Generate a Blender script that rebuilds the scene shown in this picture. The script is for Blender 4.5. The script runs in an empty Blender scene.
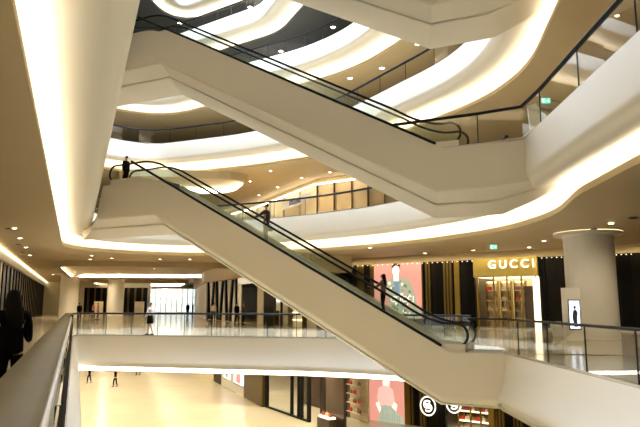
import bpy, bmesh, math, random
from mathutils import Vector, Matrix
C = bpy.context.scene.collection
random.seed(7)
PI = math.pi

# ------------------------------------------------------------------ camera, world, exposure
F_PX = 600.0; PITCH = math.radians(8.53); EYE = 1.6
cam_d = bpy.data.cameras.new('camera'); cam = bpy.data.objects.new('camera', cam_d); C.objects.link(cam)
cam.location = (0, 0, EYE); cam.rotation_euler = (PI/2 + PITCH, 0, 0)
cam_d.sensor_width = 36; cam_d.lens = 36*F_PX/640; cam_d.clip_start = 0.05; cam_d.clip_end = 400
bpy.context.scene.camera = cam
w = bpy.data.worlds.new('world'); bpy.context.scene.world = w; w.use_nodes = True
w.node_tree.nodes['Background'].inputs[0].default_value = (0.74, 0.80, 1.0, 1)
w.node_tree.nodes['Background'].inputs[1].default_value = 1.5
vs = bpy.context.scene.view_settings
vs.view_transform = 'Standard'; vs.look = 'None'; vs.gamma = 1; vs.use_curve_mapping = False
vs.exposure = 0.32
LED = 8.0           # strength of the cove strips
DOWN = 1.0          # multiplier of the ceiling downlights

# ------------------------------------------------------------------ helpers
CP, SP = math.cos(PITCH), math.sin(PITCH)
def ray(x, y):
    u = (x-320)/F_PX; v = (213.5-y)/F_PX
    return Vector((u, CP - v*SP, SP + v*CP))
def at_z(x, y, z):
    d = ray(x, y); return Vector((0,0,EYE)) + d*((z-EYE)/d.z)
def at_d(x, y, Y):
    d = ray(x, y); return Vector((0,0,EYE)) + d*(Y/d.y)
def on_wall(x, y, P0, P1):      # where the sight line meets the upright plane over P0-P1
    d = ray(x, y); ex, ey = P1[0]-P0[0], P1[1]-P0[1]
    nx, ny = -ey, ex
    return Vector((0,0,EYE)) + d*((P0[0]*nx+P0[1]*ny)/(d.x*nx+d.y*ny))

def mat(name, col, rough=0.5, metal=0.0, spec=0.5, emit=None, es=0.0, noise=0.0, nscale=4.0, coat=0.0, rnoise=0.0):
    m = bpy.data.materials.new(name); m.use_nodes = True
    nt = m.node_tree; b = nt.nodes['Principled BSDF']
    b.inputs['Base Color'].default_value = (*col, 1); b.inputs['Roughness'].default_value = rough
    b.inputs['Metallic'].default_value = metal; b.inputs['Specular IOR Level'].default_value = spec
    b.inputs['Coat Weight'].default_value = coat
    if emit: b.inputs['Emission Color'].default_value = (*emit, 1); b.inputs['Emission Strength'].default_value = es
    if noise or rnoise:
        tc = nt.nodes.new('ShaderNodeTexCoord'); n = nt.nodes.new('ShaderNodeTexNoise')
        n.inputs['Scale'].default_value = nscale; n.inputs['Detail'].default_value = 4
        nt.links.new(tc.outputs['Object'], n.inputs['Vector'])
        if noise:
            r = nt.nodes.new('ShaderNodeMapRange'); r.inputs['To Min'].default_value = 1-noise; r.inputs['To Max'].default_value = 1+noise*0.5
            nt.links.new(n.outputs['Fac'], r.inputs['Value'])
            mx = nt.nodes.new('ShaderNodeMix'); mx.data_type = 'RGBA'; mx.blend_type = 'MULTIPLY'; mx.inputs['Factor'].default_value = 1
            mx.inputs[6].default_value = (*col, 1); nt.links.new(r.outputs['Result'], mx.inputs[7])
            nt.links.new(mx.outputs[2], b.inputs['Base Color'])
        if rnoise:
            r2 = nt.nodes.new('ShaderNodeMapRange'); r2.inputs['To Min'].default_value = rough; r2.inputs['To Max'].default_value = rough+rnoise
            nt.links.new(n.outputs['Fac'], r2.inputs['Value']); nt.links.new(r2.outputs['Result'], b.inputs['Roughness'])
    return m
def tile_mat(name, col, line, sx, rough):
    m = mat(name, col, rough); nt = m.node_tree; b = nt.nodes['Principled BSDF']
    tc = nt.nodes.new('ShaderNodeTexCoord'); br = nt.nodes.new('ShaderNodeTexBrick')
    br.offset = 0; br.inputs['Scale'].default_value = 1/sx; br.inputs['Brick Width'].default_value = 1; br.inputs['Row Height'].default_value = 1
    br.inputs['Mortar Size'].default_value = 0.006; br.inputs['Color1'].default_value = (*col, 1)
    br.inputs['Color2'].default_value = (*[c*0.96 for c in col], 1); br.inputs['Mortar'].default_value = (*line, 1)
    nt.links.new(tc.outputs['Object'], br.inputs['Vector']); nt.links.new(br.outputs['Color'], b.inputs['Base Color'])
    return m
def stripe_mat(name, c1, c2, scale, axis=0, rough=0.35, metal=0.0):
    m = mat(name, c1, rough, metal, 0.12); nt = m.node_tree; b = nt.nodes['Principled BSDF']
    tc = nt.nodes.new('ShaderNodeTexCoord'); wv = nt.nodes.new('ShaderNodeTexWave')
    wv.wave_type = 'BANDS'; wv.bands_direction = 'XYZ'[axis]; wv.inputs['Scale'].default_value = scale; wv.inputs['Distortion'].default_value = 0.6
    rp = nt.nodes.new('ShaderNodeMix'); rp.data_type = 'RGBA'; rp.inputs[6].default_value = (*c1, 1); rp.inputs[7].default_value = (*c2, 1)
    nt.links.new(tc.outputs['Object'], wv.inputs['Vector']); nt.links.new(wv.outputs['Fac'], rp.inputs['Factor']); nt.links.new(rp.outputs[2], b.inputs['Base Color'])
    return m
def glass_mat(name, tint=(0.93, 0.96, 0.95), refl=0.10):
    m = bpy.data.materials.new(name); m.use_nodes = True; nt = m.node_tree; nt.nodes.clear()
    o = nt.nodes.new('ShaderNodeOutputMaterial'); t = nt.nodes.new('ShaderNodeBsdfTransparent'); g = nt.nodes.new('ShaderNodeBsdfGlossy')
    t.inputs['Color'].default_value = (*tint, 1); g.inputs['Roughness'].default_value = 0.02; g.inputs['Color'].default_value = (1, 1, 1, 1)
    lw = nt.nodes.new('ShaderNodeLayerWeight'); lw.inputs['Blend'].default_value = 0.5; pw = nt.nodes.new('ShaderNodeMath'); pw.operation = 'POWER'; pw.inputs[1].default_value = 5
    fr = nt.nodes.new('ShaderNodeMath'); fr.operation = 'MULTIPLY_ADD'; fr.inputs[1].default_value = 0.75; fr.inputs[2].default_value = 0.035; mx = nt.nodes.new('ShaderNodeMixShader')
    nt.links.new(lw.outputs['Facing'], pw.inputs[0]); nt.links.new(pw.outputs[0], fr.inputs[0])
    nt.links.new(fr.outputs[0], mx.inputs[0]); nt.links.new(t.outputs[0], mx.inputs[1]); nt.links.new(g.outputs[0], mx.inputs[2])
    nt.links.new(mx.outputs[0], o.inputs['Surface']); return m

M = dict(
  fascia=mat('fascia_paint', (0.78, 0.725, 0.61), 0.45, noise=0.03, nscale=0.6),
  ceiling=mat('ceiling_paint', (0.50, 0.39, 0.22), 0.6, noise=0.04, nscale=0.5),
  darkceil=mat('dark_grey_ceiling', (0.09, 0.09, 0.088), 0.6),
  floor=tile_mat('polished_tile', (0.50, 0.42, 0.28), (0.34, 0.28, 0.19), 0.9, 0.14),
  floor0=tile_mat('ground_tile', (0.80, 0.75, 0.57), (0.70, 0.66, 0.5), 1.2, 0.22),
  truss=mat('truss_paint', (0.72, 0.645, 0.50), 0.45, noise=0.03, nscale=0.8),
  wood=mat('warm_wood', (0.60, 0.46, 0.26), 0.5, noise=0.2, nscale=1),
  white=mat('white_wall', (0.80, 0.76, 0.66), 0.5),
  cream=mat('cream_wall', (0.75, 0.66, 0.45), 0.5),
  black=mat('black_rubber', (0.004, 0.004, 0.005), 0.5, spec=0.2),
  dark=mat('dark_panel', (0.003, 0.0025, 0.002), 0.3, spec=0.1),
  darkwood=mat('dark_wood', (0.05, 0.03, 0.018), 0.35, noise=0.3, nscale=3),
  steel=mat('brushed_steel', (0.55, 0.55, 0.54), 0.28, 1.0),
  railtop=mat('rail_capping', (0.10, 0.068, 0.022), 0.5, 0.0, spec=0.08, noise=0.35, nscale=1.5),
  gold=mat('gold_metal', (0.40, 0.27, 0.06), 0.28, 0.9, noise=0.25, nscale=2.5),
  goldsign=mat('gold_sign_panel', (0.42, 0.31, 0.06), 0.5, 0.3, noise=0.2, nscale=1.5),
  bronze=stripe_mat('bronze_strips', (0.035, 0.024, 0.01), (0.20, 0.135, 0.04), 1.4, 0, 0.3, 0.7),
  drape=stripe_mat('fluted_black', (0.002, 0.0015, 0.001), (0.010, 0.007, 0.003), 2.2, 0, 0.5, 0.0),
  led=mat('led_strip', (1, 1, 1), 0.5, emit=(1.0, 0.91, 0.73), es=LED),
  ledcool=mat('led_strip_cool', (1, 1, 1), 0.5, emit=(1.0, 0.93, 0.83), es=LED*0.8),
  lamp=mat('downlight_lens', (1, 1, 1), 0.5, emit=(1.0, 0.9, 0.72), es=14),
  letters=mat('lit_letters', (1, 1, 1), 0.5, emit=(1.0, 0.95, 0.85), es=1.3),
  glow=mat('shop_light_panel', (1, 1, 1), 0.5, emit=(1.0, 0.82, 0.5), es=2.0),
  pink=mat('poster_pink', (0.45, 0.18, 0.14), 0.6, emit=(0.95, 0.42, 0.33), es=0.6),
  pgrey=mat('poster_plinth', (0.5, 0.42, 0.33), 0.5, emit=(0.5, 0.4, 0.3), es=0.5),
  pcoat=mat('poster_coat', (0.25, 0.25, 0.18), 0.6, emit=(0.5, 0.52, 0.38), es=0.6),
  pcoat2=mat('poster_coat_pattern', (0.15, 0.2, 0.12), 0.5, emit=(0.16, 0.2, 0.11), es=0.6),
  pskin=mat('poster_skin', (0.9, 0.8, 0.7), 0.5, emit=(1, 0.9, 0.8), es=0.9),
  phair=mat('poster_hair', (0.06, 0.03, 0.02), 0.5, emit=(0.06, 0.03, 0.02), es=0.4),
  pblue=mat('poster_shirt', (0.2, 0.3, 0.4), 0.5, emit=(0.2, 0.32, 0.42), es=0.6),
  prose=mat('poster_blouse', (0.8, 0.5, 0.45), 0.5, emit=(0.86, 0.52, 0.46), es=0.75),
  pgreen=mat('poster_skirt', (0.35, 0.42, 0.33), 0.5, emit=(0.4, 0.48, 0.38), es=0.7, noise=0.5, nscale=3),
  screen=mat('screen_glow', (0.8, 0.85, 1), 0.3, emit=(0.75, 0.82, 1.0), es=1.3),
  screenfig=mat('screen_figure', (0.05, 0.05, 0.08), 0.3),
  daywin=mat('daylight_window', (0.8, 0.9, 1), 0.3, emit=(0.62, 0.8, 0.9), es=1.1, noise=0.5, nscale=0.5),
  exitg=mat('exit_green', (0.05, 0.5, 0.3), 0.4, emit=(0.1, 0.75, 0.5), es=1.2),
  exitw=mat('exit_white', (0.9, 1, 0.95), 0.4, emit=(0.85, 1, 0.9), es=1.4),
  glass=glass_mat('clear_glass', (0.975, 0.985, 0.98)),
  glassg=glass_mat('green_glass', (0.94, 0.97, 0.95)),
  skin=mat('skin', (0.42, 0.24, 0.15), 0.5), hair=mat('hair', (0.005, 0.004, 0.003), 0.7, spec=0.1),
  cblack=mat('black_cloth', (0.004, 0.0035, 0.0035), 0.9, spec=0.05), cwhite=mat('white_cloth', (0.75, 0.73, 0.7), 0.8),
  ckhaki=mat('khaki_cloth', (0.33, 0.32, 0.25), 0.8), cnavy=mat('dark_navy_cloth', (0.03, 0.025, 0.04), 0.8),
  cpink=mat('pink_cloth', (0.7, 0.28, 0.25), 0.8), cyellow=mat('yellow_cloth', (0.8, 0.55, 0.05), 0.7), cbrown=mat('brown_cloth', (0.12, 0.07, 0.05), 0.8),
  leather=mat('brown_leather', (0.25, 0.12, 0.05), 0.4), leather2=mat('cream_leather', (0.7, 0.6, 0.42), 0.4), leather3=mat('red_leather', (0.5, 0.04, 0.02), 0.4),
  steps=mat('step_metal', (0.12, 0.12, 0.12), 0.4, 0.6),
)

class MB:
    def __init__(s): s.v = []; s.f = []; s.m = []
    def add(s, vs, fs, mi=0):
        n = len(s.v); s.v += [tuple(v) for v in vs]; s.f += [tuple(n+i for i in f) for f in fs]; s.m += [mi]*len(fs); return s
    def box(s, a, b, mi=0, M4=None, bev=0):
        x0, y0, z0 = a; x1, y1, z1 = b
        P = [Vector(p) for p in ((x0,y0,z0),(x1,y0,z0),(x1,y1,z0),(x0,y1,z0),(x0,y0,z1),(x1,y0,z1),(x1,y1,z1),(x0,y1,z1))]
        if M4: P = [M4 @ p for p in P]
        return s.add(P, [(0,3,2,1),(4,5,6,7),(0,1,5,4),(1,2,6,5),(2,3,7,6),(3,0,4,7)], mi)
    def prism(s, poly, y0, y1, mi=0):        # outline in xz, extruded along y
        n = len(poly); a = [(p[0], y0, p[1]) for p in poly]; b = [(p[0], y1, p[1]) for p in poly]
        return s.add(a+b, [tuple(range(n)), tuple(range(2*n-1, n-1, -1))] + [(i, (i+1)%n+n-n if False else (i+1)%n, (i+1)%n+n, i+n) for i in range(n)], mi)
    def tube(s, pts, r, seg=8, mi=0, closed=False, flat=1.0):
        pts = [Vector(p) for p in pts]; n = len(pts); rings = []; up = Vector((0,0,1))
        for i in range(n):
            a = pts[i-1] if (i > 0 or closed) else pts[i]; b = pts[(i+1) % n] if (i < n-1 or closed) else pts[i]
            t = (b-a).normalized(); side = t.cross(up)
            if side.length < 1e-3: side = Vector((1,0,0)) if i == 0 else prev
            side.normalize()
            if i and side.dot(prev) < 0: side = -side
            prev = side; u = side.cross(t)
            rr = r[i] if isinstance(r, (list, tuple)) else r
            rings.append([pts[i] + side*math.cos(k*2*PI/seg)*rr + u*math.sin(k*2*PI/seg)*rr*flat for k in range(seg)])
        vs = [p for ring in rings for p in ring]; fs = []
        for i in range(n if closed else n-1):
            j = (i+1) % n
            for k in range(seg): fs.append((i*seg+k, i*seg+(k+1)%seg, j*seg+(k+1)%seg, j*seg+k))
        if not closed: fs += [tuple(range(seg))[::-1], tuple((n-1)*seg+k for k in range(seg))]
        return s.add(vs, fs, mi)
    def lathe(s, prof, c=(0,0,0), seg=24, mi=0, sx=1, sy=1):
        vs = [(c[0]+r*math.cos(k*2*PI/seg)*sx, c[1]+r*math.sin(k*2*PI/seg)*sy, c[2]+z) for r, z in prof for k in range(seg)]; fs = []
        for i in range(len(prof)-1):
            for k in range(seg): fs.append((i*seg+k, i*seg+(k+1)%seg, (i+1)*seg+(k+1)%seg, (i+1)*seg+k))
        fs += [tuple(range(seg))[::-1], tuple((len(prof)-1)*seg+k for k in range(seg))]
        return s.add(vs, fs, mi)
    def build(s, name, mats, parent=None, smooth=0):
        me = bpy.data.meshes.new(name); me.from_pydata(s.v, [], s.f)
        for m in (mats if isinstance(mats, (list, tuple)) else [mats]): me.materials.append(m)
        for p, i in zip(me.polygons, s.m): p.material_index = i
        bm = bmesh.new(); bm.from_mesh(me); bmesh.ops.remove_doubles(bm, verts=bm.verts, dist=1e-5)
        bmesh.ops.recalc_face_normals(bm, faces=bm.faces)
        if smooth:
            for f in bm.faces: f.smooth = True
            for e in bm.edges:
                if len(e.link_faces) == 2 and e.calc_face_angle(0) > math.radians(smooth): e.smooth = False
        bm.to_mesh(me); bm.free()
        o = bpy.data.objects.new(name, me); C.objects.link(o)
        if parent: o.parent = parent
        return o
def tag(o, label=None, cat=None, group=None, kind=None):
    for k, v in (('label', label), ('category', cat), ('group', group), ('kind', kind)):
        if v: o[k] = v
    return o
def thing(name, label, cat, loc=(0,0,0), rz=0, group=None):
    o = bpy.data.objects.new(name, None); C.objects.link(o); o.location = loc; o.rotation_euler = (0,0,rz); o.empty_display_size = 0.2
    return tag(o, label, cat, group)
def struct(mb, name, m, smooth=0):
    o = mb.build(name, m, None, smooth); o['kind'] = 'structure'; return o
def copy_tree(o, parent=None):
    c = o.copy(); C.objects.link(c); c.parent = parent
    for ch in [x for x in bpy.data.objects if x.parent == o]: copy_tree(ch, c)
    return c

# ------------------------------------------------------------------ plan outlines of the atrium edges
def smooth_outline(P, radii=2.0, step=5):
    P = [Vector(p) for p in P]; n = len(P); out = []
    for i in range(n):
        a, b, c = P[i-1], P[i], P[(i+1) % n]
        r = radii[i] if isinstance(radii, (list, tuple)) else radii
        r = min(r, (a-b).length*0.45, (c-b).length*0.45)
        p0 = b + (a-b).normalized()*r; p2 = b + (c-b).normalized()*r
        for k in range(step+1):
            t = k/step; out.append(p0*(1-t)**2 + b*2*t*(1-t) + p2*t*t)
    res = []
    for p in out:
        if not res or (p-res[-1]).length > 0.05: res.append(p)
    return res
def miters(P):
    n = len(P); out = []
    for i in range(n):
        d0 = (P[i]-P[i-1]).normalized(); d1 = (P[(i+1) % n]-P[i]).normalized()
        n0 = Vector((-d0.y, d0.x)); n1 = Vector((-d1.y, d1.x)); m = (n0+n1).normalized()
        out.append(m/max(0.5, m.dot(n0)))
    return out
def sweep(P, prof, mb=None, mi=0, closed=True, rng=None, kfun=None):
    mb = mb or MB(); Mi = miters(P); n = len(P); idx = list(range(n)) if rng is None else rng
    vs = []; k = len(prof)
    for i in idx:
        ks, kz = (kfun(P[i]) if kfun else (1, 0))
        for s_, z in prof:
            q = P[i] + Mi[i]*(s_*ks if s_ < 4 else s_); vs.append((q.x, q.y, z + (kz if s_ > 1.3 else 0)))
    m = len(idx); fs = []
    for i in range(m if (closed and rng is None) else m-1):
        j = (i+1) % m
        for a in range(k-1): fs.append((i*k+a, i*k+a+1, j*k+a+1, j*k+a))
    return mb.add(vs, fs, mi)

LX = lambda Y, off=0.0: off - 0.404*Y
OUT = {
 1: ([(3.2,-8),(LX(31.2),31.2),(-6.8,29.9),(0.9,28.2),(5.2,25.6),(6.9,22.6),(5.95,19.8),(6.1,12),(5.9,0),(5.8,-8)], [1,1.2,6,5,2,1.5,0.6,3,3,1]),
 2: ([(3.9,-8),(LX(37.3,.66),37.3),(-9.0,40.8),(-1.8,37.6),(3.4,33.2),(6.6,27.5),(7.4,23.2),(6.75,19.3),(6.4,12),(6.1,0),(6.0,-8)], [1,3.5,4,3,3,2,1.5,.8,3,3,1]),
 3: ([(3.9,-8),(LX(43.5,.66),43.5),(-13.5,46.2),(-6.5,43.4),(0.9,38.9),(6.5,29.3),(7.4,25.5),(6.75,19.3),(6.4,12),(6.1,0),(6.0,-8)], [1,2,3,2,1.5,3,3,.8,3,3,1]),
 4: ([(3.9,-8),(LX(50,.66),50),(-15,52.5),(-7.2,47.4),(-1.3,43.7),(1.6,40.8),(4.5,35.6),(6.3,28),(7.1,19.2),(6.55,12),(6.0,-8)], [1,3,3,2,2,3,3,3,3,3,1]),
 5: ([(3.9,-8),(LX(56,.66),56),(-16,57.5),(-5.3,50.3),(-3.2,45.8),(2.0,34),(5,20),(5.5,-8)], [1,2,3,1.2,3,4,5,1]),
 6: ([(3.9,-8),(-8.5,38),(-15.8,58.3),(-15,61.3),(-8.5,57.2),(-5,50),(0,30),(5,-8)], [1,3,1.5,1.2,3,3,4,1]),
}
OUTL = {k: smooth_outline(*v) for k, v in OUT.items()}
FL = {0: -6.6, 1: 0.0, 2: 7.0, 3: 14.0, 4: 21.0, 5: 28.0, 6: 35.0}
EXT = {1: 95, 2: 95, 3: 34, 4: 30, 5: 24, 6: 24}
def kshape(p):       # the soffit is deeper along the far side than along the two long sides
    t = max(0, min(1, (p.y-18)/10)) * max(0, min(1, (p.x-(LX(p.y)+2))/4))
    r = 1 if p.x > 0 and p.y < 30 else 0
    rr = r*(1-max(0, min(1, (p.y-14)/12)))
    return 1.0+0.35*t, 0.17*rr
for L in (1, 2, 3, 4, 5, 6):
    P = OUTL[L]; F = FL[L]; E = EXT[L]
    if L == 1:
        prof = [(0.0,F),(-0.06,F-0.45),(-0.16,F-0.9),(-0.27,F-1.2),(-0.33,F-1.38),(-0.30,F-1.47),(-0.22,F-1.50),(-.2,F-1.66),(-.28,F-1.665),(-.29,F-1.70),(0,F-1.72)]
        struct(sweep(P, prof), 'trim_1', M['fascia'], 40)
        fr = [i for i, p in enumerate(P) if p.y > 24.5 and p.x > -12.3]
        tag(sweep(P, [(-0.24,F-1.49),(-0.27,F-1.66),(-0.1,F-1.66)], rng=fr).build('cove_light', M['led'], None), 'slim white light slot under the parapet edge of the floor the camera stands on', 'light')
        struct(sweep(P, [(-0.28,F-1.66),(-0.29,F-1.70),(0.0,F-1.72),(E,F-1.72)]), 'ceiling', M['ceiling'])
        struct(sweep(P, [(0,F),(E,F)]), 'floor', M['floor'])
        continue
    prof = [(0,F),(0,F-1.15),(0.03,F-1.3),(0.12,F-1.43),(0.28,F-1.5),(0.5,F-1.5),(0.85,F-1.42),(1.2,F-1.30),(1.5,F-1.19),(1.85,F-1.1),(2.2,F-1.08),(2.4,F-1.2),(2.45,F-1.4),(2.45,F-1.78)]
    prof = [(a, b-(0.15 if a > 2.4 and b < F-1.5 else 0)) for a, b in prof]
    struct(sweep(P, prof, kfun=kshape), 'trim_%d' % L, M['fascia'], 40)
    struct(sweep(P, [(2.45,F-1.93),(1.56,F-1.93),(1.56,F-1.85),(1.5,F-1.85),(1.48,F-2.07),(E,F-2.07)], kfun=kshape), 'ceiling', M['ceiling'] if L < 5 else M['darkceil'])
    struct(sweep(P, [(0,F),(E,F)]), 'floor', M['floor'])
    tag(sweep(P, [(1.7,F-1.91),(2.1,F-1.91)], kfun=kshape).build('cove_light', M['led'] if L < 4 else M['ledcool'], None),
        {2:'long glowing cove light curving under the second floor edge, over the storefronts', 3:'glowing cove light under the third floor edge, above the second floor glass rail',
         4:'glowing cove light under the fourth floor edge high over the escalators', 5:'glowing cove light under the fifth floor edge at the top of the view',
         6:'looped cove light at the very top left of the atrium'}[L], 'light')
# outer enclosure of every storey
for L, lo, hi, s_, mm in ((0,-6.6,-1.72,94,'cream'),(1,0,4.95,94,'cream'),(2,7,12.1,33,'cream'),(3,14,19.1,29,'cream'),(4,21,26.1,23,'white'),(5,28,33.1,23,'white')):
    src = max(1, L) if L != 1 else 1
    struct(sweep(OUTL[max(1, L)], [(s_,lo),(s_,hi)]), 'wall_outer_%d' % L, M[mm])
mb = MB().add([(-90,-60,-6.6),(90,-60,-6.6),(90,150,-6.6),(-90,150,-6.6)], [(0,1,2,3)]); struct(mb, 'floor_ground', M['floor0'])

# ------------------------------------------------------------------ escalators
B0 = Vector((4.35, 20.5)); EX = Vector((-0.9025, 0.4307)).normalized(); EN = Vector((-EX.y, EX.x)); EN = EN if EN.y > 0 else -EN
RUN = 12.6; WID = 3.2; RISE = 7.0
def epos(t, wv, z): q = B0 + EX*t + EN*wv; return (q.x, q.y, z)
def ez(t):           # step line height, softly rounded at the ends
    k = RISE/RUN
    if t < -0.8: return 0.0
    if t < 0.8: return k*(t+0.8)**2/3.2
    if t > RUN+0.8: return RISE
    if t > RUN-0.8: return RISE - k*(RUN+0.8-t)**2/3.2
    return k*t
def es(t): return ez(t-0.81)
def hr(t): return 0.93 + 0.2*max(0, min(1, (t-.2)/1.6))*max(0, min(1, (RUN+1.6-t)/1.6))
def escalator(base, label):
    th = thing('escalator', label, 'escalator', epos(0, 0, base), 0, 'stacked escalators')
    o0 = Vector(epos(0, 0, base))
    def L_(t, wv, z): return Vector(epos(t, wv, base+z)) - o0
    # cladding
    sec = [(0,0.0),(0,-1.40),(0.015,-1.49),(0.07,-1.55),(1.02,-1.80),(1.03,-1.88),(1.10,-1.90),(2.45,-2.12),(2.6,-2.10),(3.0,-1.75),(3.02,-1.6),(1.56,-1.0),(1.55,0.0)]
    ts = [-3.5,-2.9,-2.3,-1.6,-1.0,-0.6,-0.3,0.0,0.3,0.6,RUN/2,RUN-0.5,RUN-0.25,RUN,RUN+0.25,RUN+0.5,16.0]
    def zt(t): return max(0, min(RISE, RISE/RUN*t))
    def zc(t, d):  # crisp lower edge, softer upper edge
        return zt(t)
    mb = MB(); vs = []
    for t in ts:
        for wv, dz in sec:
            tt = t + (wv/WID*3.4 if t == 16.0 else 0)
            if t < -1.6 and dz < -1.3:
                f_ = (-1.6-t)/1.9; dz = dz*(1-f_) + (-1.38+0.1*(wv/WID if wv > .1 else 0))*f_
            sh = (0.28+0.3*wv) if dz < -1.3 and t > -1.7 else 0
            vs.append(L_(tt+sh*min(1, (t+1.7)/1.4), wv, zt(t)+dz))
    k = len(sec); fs = [(i*k+a, i*k+a+1, (i+1)*k+a+1, (i+1)*k+a) for i in range(len(ts)-1) for a in range(k-1)]
    fs += [tuple(range(k)), tuple((len(ts)-1)*k+a for a in range(k))[::-1]]
    mb.add(vs, fs); mb.build('truss_cladding', M['truss'], th, 25)
    # top deck strips beside the steps
    tt = [-0.5+i*0.35 for i in range(int((RUN+3.7)/0.35)+1)]
    zl = lambda t: max(0, RISE/RUN*t)
    MB().tube([L_(t, 0.02, zl(t)+.03) for t in [0.3+i*(RUN+1.45)/40 for i in range(41)]], 0.055, 8).build('edge_rail', M['black'], th, 60)
    MB().tube([L_(0.28+0.3*1.03-.3+t, 1.02, zt(t-.3)-1.84) for t in (-.9, .3, RUN+.3, RUN+4)], 0.03, 6).build('edge_line', M['fascia'], th, 60)  # pale strip added to imitate the highlight along the underside groove
    for ta, tb in ((-3.3, .25), (RUN+.3, 16.3)):
        P = [L_(ta,1.5,0),L_(tb,1.5,0),L_(tb,3.2,0),L_(ta,3.2,0)]; P = [p+Vector((0,0,-.02 if ta < 0 else RISE-.02)) for p in P]; Q = [p+Vector((0,0,-.25)) for p in P]
        MB().add(P+Q, [(0,1,2,3),(4,7,6,5),(0,4,5,1),(1,5,6,2),(2,6,7,3),(3,7,4,0)]).build('landing_plate', M['truss'], th)
    for a, b in ((.06,.18),(1.32,1.52)):
        mb = MB()
        for i in range(len(tt)-1):
            P = [L_(tt[i],a,es(tt[i])-.5),L_(tt[i+1],a,es(tt[i+1])-.5),L_(tt[i+1],b,es(tt[i+1])-.5),L_(tt[i],b,es(tt[i])-.5)]
            Q = [p+Vector((0,0,.76)) for p in P]
            mb.add(P+Q, [(0,1,2,3),(4,7,6,5),(0,4,5,1),(1,5,6,2),(2,6,7,3),(3,7,4,0)])
        mb.build('skirt', M['truss'], th)
    for a, b in ((0.18, 1.32),):
        mb = MB(); n = 35
        prev = None
        pts = [(-1.6, 0)]
        for i in range(n): pts += [(RUN*i/n, max(0, RISE*i/n-.45)), (RUN*i/n, max(0, RISE*(i+1)/n-.45))]
        pts += [(RUN, RISE-.45)]
        pts += [(RUN, RISE), (RUN+2.9, RISE)]
        vs = []
        for t, z in pts: vs += [L_(t, a, z+.02), L_(t, b, z+.02)]
        mb.add(vs, [(2*i, 2*i+1, 2*i+3, 2*i+2) for i in range(len(pts)-1)])
        tag(mb.build('steps', M['steps'], th), 'grooved metal steps')
    for wv in (0.12, 1.38):
        # handrail loop
        t0, t1 = -0.55, RUN+3.1
        top = [(t, es(t)+hr(t)) for t in [t0+0.35+i*(t1-t0-0.7)/60 for i in range(61)]]
        arc1 = [(t1-0.35+0.38*math.sin(a), RISE+0.55+0.38*math.cos(a)) for a in [PI*i/10 for i in range(1, 10)]]
        arc0 = [(t0+0.35-0.38*math.sin(a), 0.55-0.38*math.cos(a)) for a in [PI*i/10 for i in range(1, 10)]]
        tail1 = [(t1-.4, RISE+.17), (t1-.9, RISE+.2), (t1-1.5, RISE+.22)]; tail0 = [(t0+1.5, .22), (t0+.9, .2), (t0+.4, .17)]
        MB().tube([L_(t, wv, z) for t, z in tail0+arc0+top+arc1+tail1], 0.045, 8).build('handrail', M['black'], th, 60)
        n = 11
        for i in range(n):
            ta, tb = t0+(t1-t0)*i/n+0.01, t0+(t1-t0)*(i+1)/n-0.01
            sub = [ta+(tb-ta)*q/4 for q in range(5)]; vs = []
            for t in sub: vs += [L_(t, wv-.006, es(t)+.2), L_(t, wv-.006, es(t)+hr(t)-.03), L_(t, wv+.006, es(t)+.2), L_(t, wv+.006, es(t)+hr(t)-.03)]
            fs = []
            for q in range(4):
                b_ = q*4; fs += [(b_,b_+1,b_+5,b_+4),(b_+2,b_+6,b_+7,b_+3),(b_+1,b_+3,b_+7,b_+5),(b_,b_+4,b_+6,b_+2)]
            fs += [(0,2,3,1),(16,17,19,18)]
            MB().add(vs, fs).build('glass_panel', M['glassg'], th)
    return th
escalator(0.0, 'lower escalator with people riding it, rising left from the luxury storefront level')
escalator(7.0, 'empty escalator crossing the upper middle of the picture, directly above the lower one')
escalator(14.0, 'topmost escalator, only its pale underside showing at the top edge')

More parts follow.
